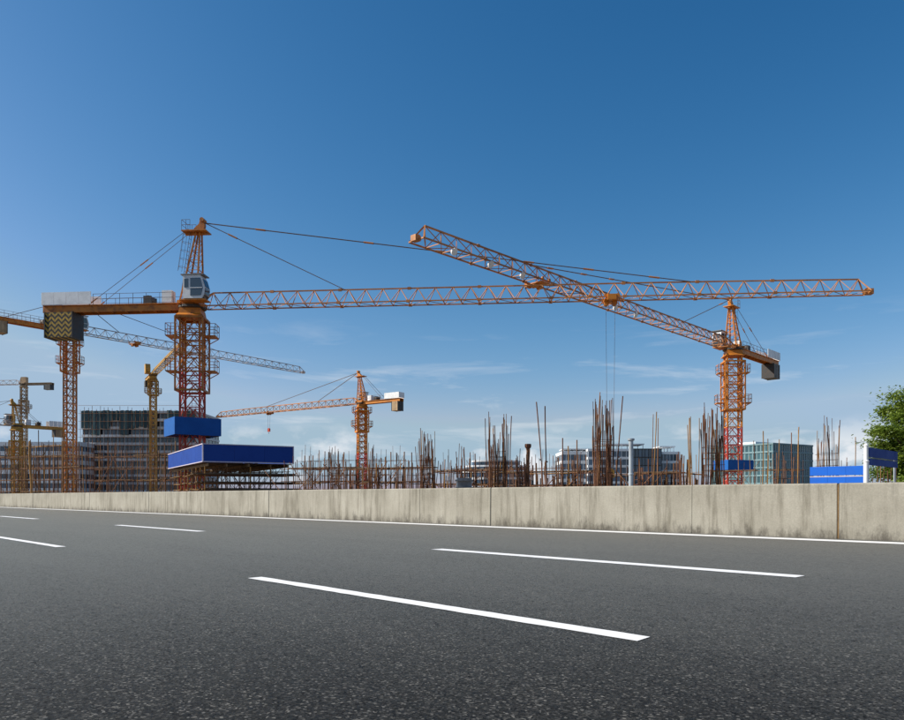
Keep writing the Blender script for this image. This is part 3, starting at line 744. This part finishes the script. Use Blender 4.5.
# ------------------------------------------------------------------ scaffolds
def scaffold(label, x0, x1, Z0, Z1, top_y, bays, rows, lifts, jit=.6, mats=('rust2', 'rust', 'ochrebar'), r=.028, planks=2, fuzz=1.0, braces=3, group='tube scaffolds on the site'):
    p0 = Vector((PX(x0, Z0), Z0, 0)); p1 = Vector((PX(x1, Z1), Z1, 0)); d = (p1 - p0); Ln = d.length; d.normalize(); s = Vector((-d.y, d.x, 0))
    if s.y < 0: s = -s
    H = PZ(top_y, (Z0 + Z1) / 2)
    root = thing('tube_scaffold', (p0 + p1) / 2, label, 'scaffold', group)
    for rw in range(rows):
        for i in range(bays + 1):
            b = p0 + d * (Ln * i / bays + random.uniform(-.15, .15)) + s * (rw * 1.3 + random.uniform(-.1, .1))
            h = H * random.uniform(1 - .38 * jit, 1 + .16 * jit)
            t = Vector((random.gauss(0, .02), random.gauss(0, .02), 0)) * h * fuzz
            bar('standard', b, b + t + UP * h, r * random.uniform(.8, 1.35), M[random.choices(mats, (5, 3, 1.3))[0]], root, bend=1.0)
        for k in range(lifts):
            z = H * (k + 1) / (lifts + .7)
            i0 = 0
            while i0 < bays:
                i1 = min(bays, i0 + random.randint(3, 7))
                if random.random() < .88:
                    a = p0 + d * (Ln * i0 / bays - .3) + s * (rw * 1.3 + .06) + UP * (z + random.uniform(-.08, .08))
                    e2 = p0 + d * (Ln * i1 / bays + .3) + s * (rw * 1.3 + .06) + UP * (z + random.uniform(-.08, .08))
                    bar('ledger', a, e2, r * .95, M[random.choices(mats, (5, 3, .6))[0]], root)
                i0 = i1
    for i in range(braces):
        a = random.uniform(0, .8); b = p0 + d * (Ln * a) - s * .06
        bar('brace', b + UP * .4, b + d * random.choice((-1, 1)) * H * .6 + UP * H * random.uniform(.7, .95), r * .9, M['rust2'], root)
    for i in range(planks):
        a = random.uniform(0.05, .9); z = H * random.choice([(k + 1) / (lifts + .7) for k in range(lifts)]) + .06
        ubox('plank', p0 + d * (Ln * a) + s * .65 + UP * z, (random.uniform(2, 4), random.uniform(.5, 1.1), .06), M['timber'], root, math.atan2(d.y, d.x))
    return root
scaffold('dense brown tube scaffold below the dark office shell', 76, 186, 84, 78, 447, 24, 3, 4, .9, planks=10, braces=6, r=.03)
scaffold('dense rusty tube scaffold in front of the striped office block', -25, 82, 98, 90, 448, 24, 3, 4, .9, planks=10, braces=6, r=.032)
scaffold('tall ochre and rust scaffold beside the low yellow crane', 24, 62, 112, 108, 438, 9, 2, 5, .8, ('ochrebar', 'rust2', 'rust'), planks=6, r=.05)
scaffold('rusty scaffold beside the navy deck, long horizontal tubes', 284, 352, 52, 50, 459, 18, 2, 3, 1.0, planks=8, braces=6)
scaffold('rusty scaffold in front of the smaller orange crane', 344, 425, 48, 46, 459, 22, 2, 3, 1.0, planks=9, braces=7)
scaffold('low rusty scaffold between the rebar clusters and grey column', 432, 500, 44, 42, 462, 18, 2, 3, 1.0, planks=7, braces=5)
scaffold('rusty scaffold around the mushroom headed pole', 508, 592, 40, 38, 463, 20, 2, 3, 1.0, planks=6, braces=5)
scaffold('thin scaffold and posts behind the red mast and green glass block', 696, 800, 62, 58, 458, 24, 1, 2, 1.0, ('rust', 'rust2', 'ochrebar'), r=.02, planks=3)
scaffold('rusty scaffold in front of the stepped glass offices', 596, 698, 38, 36, 464, 22, 2, 3, 1.0, planks=6, braces=5)
scaffold('far low scaffold behind the deck end', 300, 430, 85, 82, 450, 30, 2, 3, 1.0, ('rust', 'rust2', 'rust'), r=.022)
scaffold('far thin scaffold behind the tall rebar clusters', 440, 560, 70, 66, 456, 26, 2, 2, 1.0, ('rust', 'rust2', 'rust'), r=.02)

# ------------------------------------------------------------------ rebar columns
def rebar(label, x, hw, ytop, Z, n, group='rebar clusters', tilt=.024, mats=('rust', 'rust2', 'ochrebar'), wts=(4, 1.5, .4), ties=8, r=.0165, low=.62, dense=True):
    c = Vector((PX(x, Z), Z, 0)); W = hw / F * Z; H = PZ(ytop, Z)
    root = thing('rebar_column', c, label, 'rebar', group)
    for i in range(n):
        t = i / n * 4; sd_ = int(t); q = (t - sd_) * 2 - 1
        ox, oy = [(q, -1), (1, q), (-q, 1), (-1, -q)][sd_]
        b = c + Vector((ox * W * random.uniform(.75, 1), oy * .35, 0))
        h = H * (1 if i == 0 else random.uniform(low, 1.0))
        tl = Vector((random.gauss(0, tilt), random.gauss(0, tilt), 0)) * h
        bar('bar', b, b + tl + UP * h, r * random.uniform(.8, 1.2), M[random.choices(mats, wts[:len(mats)])[0]], root, bend=random.choice((1.5, 2.5, 3.5)))
    for k in range(ties):
        z = .25 + k * (H * .62 / max(1, ties)); a_, b_ = W * .95, .37
        m = MB(); cs = [c + Vector((sx * a_, sy * b_, z + random.uniform(-.03, .03))) for sx, sy in ((-1, -1), (1, -1), (1, 1), (-1, 1))]
        for j in range(4): m.beam(cs[j], cs[(j + 1) % 4], .011, 4)
        m.build('tie_hoop', M['rust'], root)
    return root
G = 'cluster of rusty starter bars standing up behind the concrete barrier'
rebar('tallest dense rust cluster of starter bars, in front of stepped glass offices', 603, 8, 394, 30, 46, ties=14)
rebar('tall rust starter bars left of the mushroom headed pole', 497, 8, 413, 33, 36, ties=12)
rebar('thick tangle of starter bars just right of the smaller orange crane', 427, 7, 429, 38, 36, ties=12, tilt=.03)
rebar('dense starter bar cluster beside the red mast with the blue sign box', 713, 9, 404, 30, 38, ties=12)
rebar('starter bars rising behind the bright blue hoarding', 827, 9, 416, 43, 26, ties=10, mats=('rust', 'ochrebar'), wts=(3, 1))
rebar('short starter bars above the grey formwork box', 462, 5, 444, 37, 16, ties=6)
rebar('starter bars clustered round the mushroom headed pole', 523, 6, 449, 33, 22, ties=12)
for x, hw, yt, Z, n, lb in ((337, 6, 448, 46, 20, 'starter bars between the navy deck and the smaller orange crane'), (374, 5, 443, 46, 24, 'starter bars close beside the red foot of the smaller orange crane'),
        (402, 4, 455, 45, 10, 'short starter bars under the counterweight of the smaller orange crane'), (311, 5, 462, 50, 11, 'short starter bars just past the end of the navy deck'),
        (448, 3, 462, 44, 8, 'few short starter bars left of the grey formwork box'), (557, 4, 456, 38, 10, 'short starter bars behind the two leaning bars'),
        (578, 4, 452, 38, 10, 'short starter bars before the pale wing of the glass offices'), (684, 5, 452, 34, 14, 'low starter bars right of the stepped glass offices'),
        (669, 4, 460, 38, 9, 'low starter bars before the right wing of the glass offices'), (640, 4, 458, 34, 10, 'low starter bars beside the pale grey steel pipe')):
    rebar(lb, x, hw, yt, Z, n, ties=7, tilt=.03, group='small rebar clusters')
rebar('single ochre and rust bars in front of the green glass block', 765, 8, 432, 31, 4, ties=0, mats=('ochrebar', 'rust'), wts=(2, 1), low=.9)
rebar('pair of ochre bars before the green glass block corner', 795, 3, 428, 30, 3, ties=0, mats=('ochrebar', 'rust'), wts=(2, 1), low=.93)
rebar('reddish short starter bars before the green glass block', 783, 9, 452, 36, 10, ties=5, mats=('rust2', 'ochrebar'), wts=(3, 1))
rebar('pair of bars left of the dense cluster by the red mast', 693, 4, 417, 30, 3, ties=0, low=.92, mats=('ochrebar', 'rust'), wts=(1, 1))
rebar('two tall bars in front of the dark glass office', 654, 4, 413, 29, 3, ties=0, low=.94, mats=('rust2', 'ochrebar'), wts=(1, 1))
rebar('low rust bars beside the white sign post', 846, 6, 458, 43, 9, ties=4)
rebar('bars under the tree behind the navy sign', 886, 10, 455, 34, 9, ties=3, mats=('rust2', 'rust'))
def single(label, x0, y0, x1, Z, r=.024, mat='rust'):
    root = thing('steel_bar', (PX(x1, Z), Z, 0), label, 'steel bar', 'single leaning bars')
    bar('shaft', Vector((PX(x1, Z), Z, 0)), P(x0, y0, Z), r, M[mat], root, bend=1.5)
    a_ = P(x0, y0, Z); ubox('tie_wire', Vector((PX(x1, Z), Z, 0)).lerp(a_, .5), (.07, .07, .05), M['rust'], root)
single('taller of two leaning bars right of the mushroom headed pole', 536, 402, 545, 31)
single('shorter of two leaning bars right of the mushroom headed pole', 545.5, 406, 548.5, 31)
single('bar leaning right from the tallest rust cluster', 623, 396, 614, 30)
single('thin bar leaning beside the tall starter bars', 512, 416, 509, 32, .02)
single('upright bar left of the leaning pair of glass offices', 562.5, 438, 563, 32, .026)
single('ochre upright bar before the pale office wing', 567.5, 446, 568, 33, .026, 'ochrebar')
single('rust upright bar before the pale office wing', 577, 440, 577.5, 32, .026, 'rust2')
single('lone bar left of the white sign post', 855, 437, 855, 43, .026, 'ochrebar')
single('ochre post at the foot of the low yellow crane', 31, 441, 31, 84, .11, 'ochrebar')
single('ochre bar left of the dense cluster by the red mast', 690, 418, 691, 31, .024, 'ochrebar')

# pole with a mushroom head, grey box, galvanised pipe
Zp = 33; c = Vector((PX(528, Zp), Zp, 0)); root = thing('formwork_pole', c, 'rusty pole with a wide mushroom head among starter bars', 'pole')
def turned(name, c, prof_, mat, par, n=16):
    m = MB(); m.loft([[c + Vector((math.cos(2 * math.pi * i / n) * r_, math.sin(2 * math.pi * i / n) * r_, z_)) for i in range(n)] for r_, z_ in prof_]); return m.build(name, mat, par)
zt = PZ(444, Zp)
turned('shaft', c, [(.07, 0), (.07, zt - .28), (.085, zt - .26), (.085, zt - .22)], M['rust2'], root, 12)
turned('head', c, [(.075, zt - .26), (.09, zt - .2), (.14, zt - .14), (.145, zt - .03), (.13, zt)], M['rust'], root)
Zp = 36; c = Vector((PX(464, Zp), Zp, 0)); root = thing('formwork_box', c, 'grey steel column formwork box below short starter bars', 'formwork')
h = PZ(478, Zp)
for sx in (-1, 1):
    ubox('side_plate', c + Vector((sx * .34, 0, h / 2)), (.05, .66, h), M['galv'], root); ubox('side_plate', c + Vector((0, sx * .34, h / 2)), (.63, .05, h), M['grey'], root)
for k in range(5): 
    for sx in (-1, 1): ubox('waling', c + Vector((0, sx * .40, .2 + k * .36)), (.85, .08, .07), M['grey'], root)
Zp = 28; c = Vector((PX(631, Zp), Zp, 0)); root = thing('steel_pipe', c, 'pale grey upright steel pipe with flanged top before the dark glass office', 'pipe')
h = PZ(438.5, Zp)
turned('tube', c, [(.085, 0), (.085, h - .08)], M['galv'], root); turned('flange', c, [(.11, h - .085), (.13, h - .07), (.13, h - .01), (.11, h)], M['galv'], root)
for z in (.5, h * .55): turned('collar', c, [(.088, z), (.10, z + .01), (.10, z + .06), (.088, z + .07)], M['galv'], root)

# ------------------------------------------------------------------ blue hoarding, sign and post on the right
Za, Zb = 40.5, 38.6; pa, pb = Vector((PX(810, Za), Za, 0)), Vector((PX(864.5, Zb), Zb, 0)); hd_ = (pb - pa).normalized(); hn_ = Vector((hd_.y, -hd_.x, 0)); Lh = (pb - pa).length
root = thing('site_hoarding', (pa + pb) / 2, 'bright blue hoarding with a thin pale line beside the white post', 'hoarding')
ht = PZ(467.2, Za); hl = PZ(477, Za); hrz = math.atan2(hd_.y, hd_.x)
for k in range(3):
    wd = Lh / 3; q_ = pa + hd_ * (wd * (k + .5))
    ubox('panel', q_ + UP * ((ht + hl) / 2 + .03), (wd - .008, .05, ht - hl - .06), M['bright'], root, hrz)
    ubox('panel', q_ + UP * ((hl + .07) / 2), (wd - .008, .05, hl - .13), M['bright'], root, hrz)
    ubox('post', pa + hd_ * (.1 + k * (Lh - .2) / 2) - hn_ * .1 + UP * (ht / 2 - .03), (.08, .08, ht - .1), M['galv'], root, hrz)
ubox('pale_strip', (pa + pb) / 2 + hn_ * .01 + UP * hl, (Lh, .05, .045), M['trim'], root, hrz)
Zs = 30; pc = Vector((PX(866.2, Zs), Zs, 0)); root = thing('sign_board', pc, 'navy sign board with a pale stripe on a white round post', 'sign')
turned('post', pc, [(.10, 0), (.10, PZ(462, Zs)), (.115, PZ(462, Zs) + .01), (.115, PZ(461, Zs)), (.085, PZ(461, Zs) + .03), (.085, PZ(446, Zs)), (.10, PZ(446, Zs) + .02), (.06, PZ(445, Zs) + .05)], M['white'], root, 18)
sa_, sb_ = Vector((PX(869, Zs), Zs, 0)), Vector((PX(897, Zs * 1.1), Zs * 1.1, 0)); d = (sb_ - sa_).normalized(); nn = Vector((-d.y, d.x, 0))
z0, z1 = PZ(465, Zs), PZ(447.5, Zs); Lg = (sb_ - sa_).length; zs_ = z0 + (z1 - z0) * .42
MB().box(sa_ + d * (Lg / 2) + UP * ((zs_ + z1) / 2 + .015), (Lg, .05, z1 - zs_ - .03), (d, nn, UP)).build('panel', M['navy'], root)
MB().box(sa_ + d * (Lg / 2) + UP * ((z0 + zs_) / 2 - .015), (Lg, .05, zs_ - z0 - .03), (d, nn, UP)).build('panel', M['navy'], root)
MB().box(sa_ + d * (Lg / 2) - nn * .008 + UP * zs_, (Lg, .05, .025), (d, nn, UP)).build('pale_stripe', M['grey'], root)
m = MB()
for z in (z0 + .12, z1 - .12): m.beam(pc + UP * z, pc + d * .35 + UP * z, .03)
m.beam(sb_ - d * .05 + nn * .08, sb_ - d * .05 + nn * .08 + UP * (z1 - .05), .05); m.build('bracket', M['galv'], root)

# ------------------------------------------------------------------ buildings
def block(root, c0, rz, W, Dp, z0, H, floors, bays, side_bays, wall, pane, edge=None, band=.28, pier=.18, roof_up=.6, faces=('f', 'l', 'r')):
    """core volume, slab edges, piers and one pane per bay on each seen face; c0 is the middle of the front edge"""
    f = Vector((math.cos(rz), math.sin(rz), 0)); s = Vector((-f.y, f.x, 0)); edge = edge or wall
    def Q(a, b, z): return c0 + f * a + s * b + UP * z
    MB().box(Q(0, Dp / 2, z0 + H / 2), (W - .8, Dp - .8, H - .05), (f, s, UP)).build('wall', wall, root)
    fh = H / floors
    pmesh = {}
    def pane_o(key, sz, c, rot, name='window_pane', mat=pane):
        k2 = (key, mat.name)
        if k2 not in pmesh: pmesh[k2] = MB().box((0, 0, 0), sz).mesh(name, mat)
        o = bpy.data.objects.new(name, pmesh[k2]); link(o, root); o.location = c - origin(root); o.rotation_euler = (0, 0, rot)
    for k in range(floors + 1):
        b_ = fh * band; zz = z0 + k * fh
        MB().box(Q(0, Dp / 2, zz + (0 if k else b_ / 2)), (W + .02 * k, Dp + .02 * k, b_), (f, s, UP)).build('floor_slab', edge, root)
    for k in range(floors):
        zc = z0 + (k + .5) * fh; hgt = fh * (1 - band) - .02
        for face, n_, ln in (('f', bays, W), ('l', side_bays, Dp), ('r', side_bays, Dp)):
            if face not in faces: continue
            bw = ln / n_
            for i in range(n_):
                t = -ln / 2 + (i + .5) * bw
                if face == 'f': pane_o('f', (bw * (1 - pier), .1, hgt), Q(t, .3, zc), rz)
                elif face == 'l': pane_o('s', (.1, bw * (1 - pier), hgt), Q(-W / 2 + .3, Dp / 2 + t, zc), rz)
                else: pane_o('s', (.1, bw * (1 - pier), hgt), Q(W / 2 - .3, Dp / 2 + t, zc), rz)
    for face, n_, ln in (('f', bays, W), ('l', side_bays, Dp), ('r', side_bays, Dp)):
        if face not in faces: continue
        bw = ln / n_
        for i in range(n_ + 1):
            t = -ln / 2 + i * bw
            if face == 'f': c = Q(max(-W / 2 + .2, min(W / 2 - .2, t)), .25, z0 + H / 2)
            else: c = Q((-W / 2 + .25) if face == 'l' else (W / 2 - .25), Dp / 2 + max(-Dp / 2 + .3, min(Dp / 2 - .3, t)), z0 + H / 2)
            pane_o('p' + face, (bw * pier * .9, .3, H) if face == 'f' else (.3, bw * pier * .9, H), c, rz, 'pier', edge)
    return Q
# dark office shell under construction, with netting and scaffold on its upper floors
Z = 260; xl, xr = PX(82, Z), PX(196, Z); Wd = xr - xl
root = thing('office_shell', ((xl + xr) / 2, Z, 0), 'dark unfinished office block with stacked floor slabs and netted top storeys', 'building')
Hh = PZ(412, Z)
Q = block(root, Vector(((xl + xr) / 2, Z, 0)), 0, Wd, 26, 0, Hh, 11, 16, 7, M['shell'], M['glass_dark'], M['slab_edge'], band=.30, pier=.06)
for k in range(12):
    wd = Wd / 12; hN = random.choice((3.2, 5.6, 5.6, 8.2)) * random.uniform(.95, 1.05)
    m = MB(); cols = 5
    ring0 = [Q(-Wd / 2 + wd * (k + i / cols), -.55 + .10 * math.sin(i * 2 + k), Hh - hN + random.uniform(-.3, .3)) for i in range(cols + 1)]
    ring1 = [Q(-Wd / 2 + wd * (k + i / cols), -.55 + .10 * math.sin(i * 2 + k), Hh + .4 + random.uniform(-.2, .2)) for i in range(cols + 1)]
    rings = [[a_, b_, b_ + Vector((0, -.04, 0)), a_ + Vector((0, -.04, 0))] for a_, b_ in zip(ring0, ring1)]
    if random.random() < .85: m.loft(rings).build('safety_net', M['net'], root)
for i in range(30):
    a = -Wd / 2 + Wd * i / 29; bar('scaffold_tube', Q(a, -1.0, 0), Q(a + random.uniform(-.1, .1), -1.0, Hh + random.uniform(.3, 2.2)), .07, M['rust2'], root)
for k in range(12):
    bar('scaffold_tube', Q(-Wd / 2 - .8, -1.05, 2.2 + k * 2.75), Q(Wd / 2 + .5, -1.05, 2.2 + k * 2.75), .055, M['rust2'], root)
# white-banded office block to its left
Z = 250; xl, xr = PX(-45, Z), PX(80, Z)
root = thing('striped_office', ((xl + xr) / 2, Z, 0), 'low office block with white floor bands and dark windows', 'building')
block(root, Vector(((xl + xr) / 2, Z, 0)), 0, xr - xl, 22, 0, PZ(444, Z), 6, 14, 6, M['shell'], M['glass_blue'], M['cladding'], band=.46, pier=.06)
# stepped pale and dark glass offices
Z = 350
root = thing('glass_office', (PX(640, Z), Z, 0), 'stepped glass office with white bands and flat canopy roofs', 'building')
def sub(x0, x1, yt, dz, fl_, by, wall, pane, band, rz=0):
    zz = Z + dz; xl_, xr_ = PX(x0, zz), PX(x1, zz)
    return block(root, Vector(((xl_ + xr_) / 2, zz, 0)), rz, xr_ - xl_, 22, 0, PZ(yt, zz), fl_, by, 6, wall, pane, wall, band, .14)
sub(562, 592, 453, 8, 5, 7, M['cladding'], M['glass_blue'], .36)
sub(588, 636, 450, 4, 6, 10, M['cladding'], M['glass_blue'], .30)
sub(632, 662, 449, 0, 6, 9, M['shell'], M['glass_blue'], .10)
sub(660, 680, 453, 6, 5, 6, M['cladding'], M['glass_blue'], .28)
for x0, x1, yt, dz in ((563, 590, 449, 8), (600, 645, 444, 6), (660, 676, 446.5, 8)):
    zz = Z + dz; m = MB(); xl_, xr_ = PX(x0, zz), PX(x1, zz); zt = PZ(yt, zz)
    m.box(((xl_ + xr_) / 2, zz + 7, zt), (xr_ - xl_, 12, .5))
    for i in range(5): 
        for yy in (2, 12): m.beam(((xl_ + .5) + (xr_ - xl_ - 1) * i / 4, zz + yy, zt - 3.4), ((xl_ + .5) + (xr_ - xl_ - 1) * i / 4, zz + yy, zt), .2)
    m.build('roof_canopy', M['cladding'], root)
# rounded stepped office
Z = 380
root = thing('rounded_office', (PX(498, Z), Z, 0), 'low rounded glass office with stepped top behind tall starter bars', 'building')
for x0, x1, y0, y1 in ((462, 536, 487, 470), (466, 532, 470, 465), (472, 522, 465, 460)):
    xl_, xr_ = PX(x0, Z), PX(x1, Z); Rr = (xr_ - xl_) / 2; cc = Vector(((xl_ + xr_) / 2, Z + Rr * .6, 0)); z0, z1 = max(0, PZ(y0, Z)) if y0 < 487 else 0, PZ(y1, Z)
    def rg(sc, z): return [cc + Vector((math.cos(2 * math.pi * i / 28) * Rr * sc, math.sin(2 * math.pi * i / 28) * Rr * .6 * sc, z)) for i in range(28)]
    MB().loft([rg(.97, z0), rg(.97, z1 - .05)]).build('wall', M['shell'], root)
    fl_ = max(1, round((z1 - z0) / 3.4)); fh = (z1 - z0) / fl_
    for k in range(fl_):
        MB().loft([rg(1.0, z0 + k * fh + fh * .68), rg(1.0, z0 + (k + 1) * fh)]).build('floor_band', M['cladding'], root)
        for i in range(14, 28):
            t0, t1 = 2 * math.pi * i / 28, 2 * math.pi * (i + .86) / 28
            pts = [cc + Vector((math.cos(t) * Rr * .985, math.sin(t) * Rr * .6 * .985, 0)) for t in (t0, t1)]
            m = MB(); o_ = [pts[0] + UP * (z0 + k * fh + .05), pts[1] + UP * (z0 + k * fh + .05), pts[1] + UP * (z0 + k * fh + fh * .66), pts[0] + UP * (z0 + k * fh + fh * .66)]
            m.loft([o_, [p + (cc - p).normalized().xy.to_3d() * .1 for p in o_]]); m.build('window_pane', M['glass_blue'], root)
# green glass block with a corner towards the road
Z = 300; cn = Vector((PX(773, Z), Z, 0)); ang = R(32); f = Vector((math.cos(ang), math.sin(ang), 0))
root = thing('green_glass_block', cn, 'green tinted glass block with rows of narrow windows and a corner', 'building')
Hh = PZ(443.5, Z); t = 27.0
block(root, cn + f * (t / 2), ang, t, 30, 0, Hh, 7, 18, 16, M['greenframe'], M['glass_green'], M['greenframe'], band=.2, pier=.3)
cf = cn + f * (t + .2) + Vector((0, 6, 0))
m = MB(); m.box(cn + f * (t * .35) + Vector((-6, 16, Hh + .9)), (14, 9, 1.6), (f, Vector((-f.y, f.x, 0)), UP)); m.build('roof_plant', M['cladding'], root)

# ------------------------------------------------------------------ tree on the right
def tree(label, X, Y, Ht, crown_c, rad, nleaf, seed, leaf=.16, lean=0):
    rnd = random.Random(seed); root = thing('broadleaf_tree', (X, Y, 0), label, 'tree', 'trees')
    o = Vector((X, Y, 0)); m = MB(); top = Vector(crown_c)
    p = o; r = .2; pts = [o, o + Vector((lean * .2, 0, Ht * .2)), o.lerp(top, .5) + Vector((0, 0, -.4)), top - Vector((0, 0, rad[2] * .2))]
    for i in range(3): m.beam(pts[i], pts[i + 1], .2 - .045 * i, 8, .2 - .045 * (i + 1))
    clumps = []
    for k in range(64):
        while True:
            v = Vector((rnd.uniform(-1, 1), rnd.uniform(-1, 1), rnd.uniform(-1, 1)))
            if .25 < v.length < 1: break
        v = Vector((v.x * rad[0], v.y * rad[1], v.z * rad[2]))
        c = top + v; clumps.append((c, rnd.uniform(.35, .8)))
        st = pts[2].lerp(pts[3], rnd.random()); md = st.lerp(c, .55) + Vector((0, 0, rnd.uniform(-.3, .2)))
        m.beam(st, md, .06, 6, .035); m.beam(md, c, .035, 5, .012)
    m.build('trunk', M['bark'], root, True)
    lf = MB(); per = nleaf // len(clumps)
    for c, rr in clumps:
        for i in range(per):
            v = Vector((rnd.gauss(0, .5), rnd.gauss(0, .5), rnd.gauss(0, .26))) * rr * 1.25
            q = c + v; a = Vector((rnd.uniform(-1, 1), rnd.uniform(-1, 1), rnd.uniform(-.5, .3))).normalized()
            nrm = Vector((rnd.gauss(0, .6), rnd.gauss(0, .6), 1)).normalized(); b = a.cross(nrm).normalized(); s_ = leaf * rnd.uniform(.6, 1.25)
            k = len(lf.v); lf.v += [q, q + a * s_ * .5 + b * s_ * .26, q + a * s_ * 1.05 - Vector((0, 0, s_ * .15)), q + a * s_ * .5 - b * s_ * .26]
            lf.f.append((k, k + 1, k + 2, k + 3))
    lf.build('crown', M['leaf'], root)
tree('leafy green tree behind the navy sign board', PX(928, 42), 42, 7, (PX(921, 42), 42, 3.85), (2.75, 2.5, 3.1), 42000, 5, .19)
tree('second green tree further along beyond the navy sign', PX(955, 50), 50, 7, (PX(950, 50), 50, 4.3), (3.0, 2.6, 2.5), 12000, 8, .18)
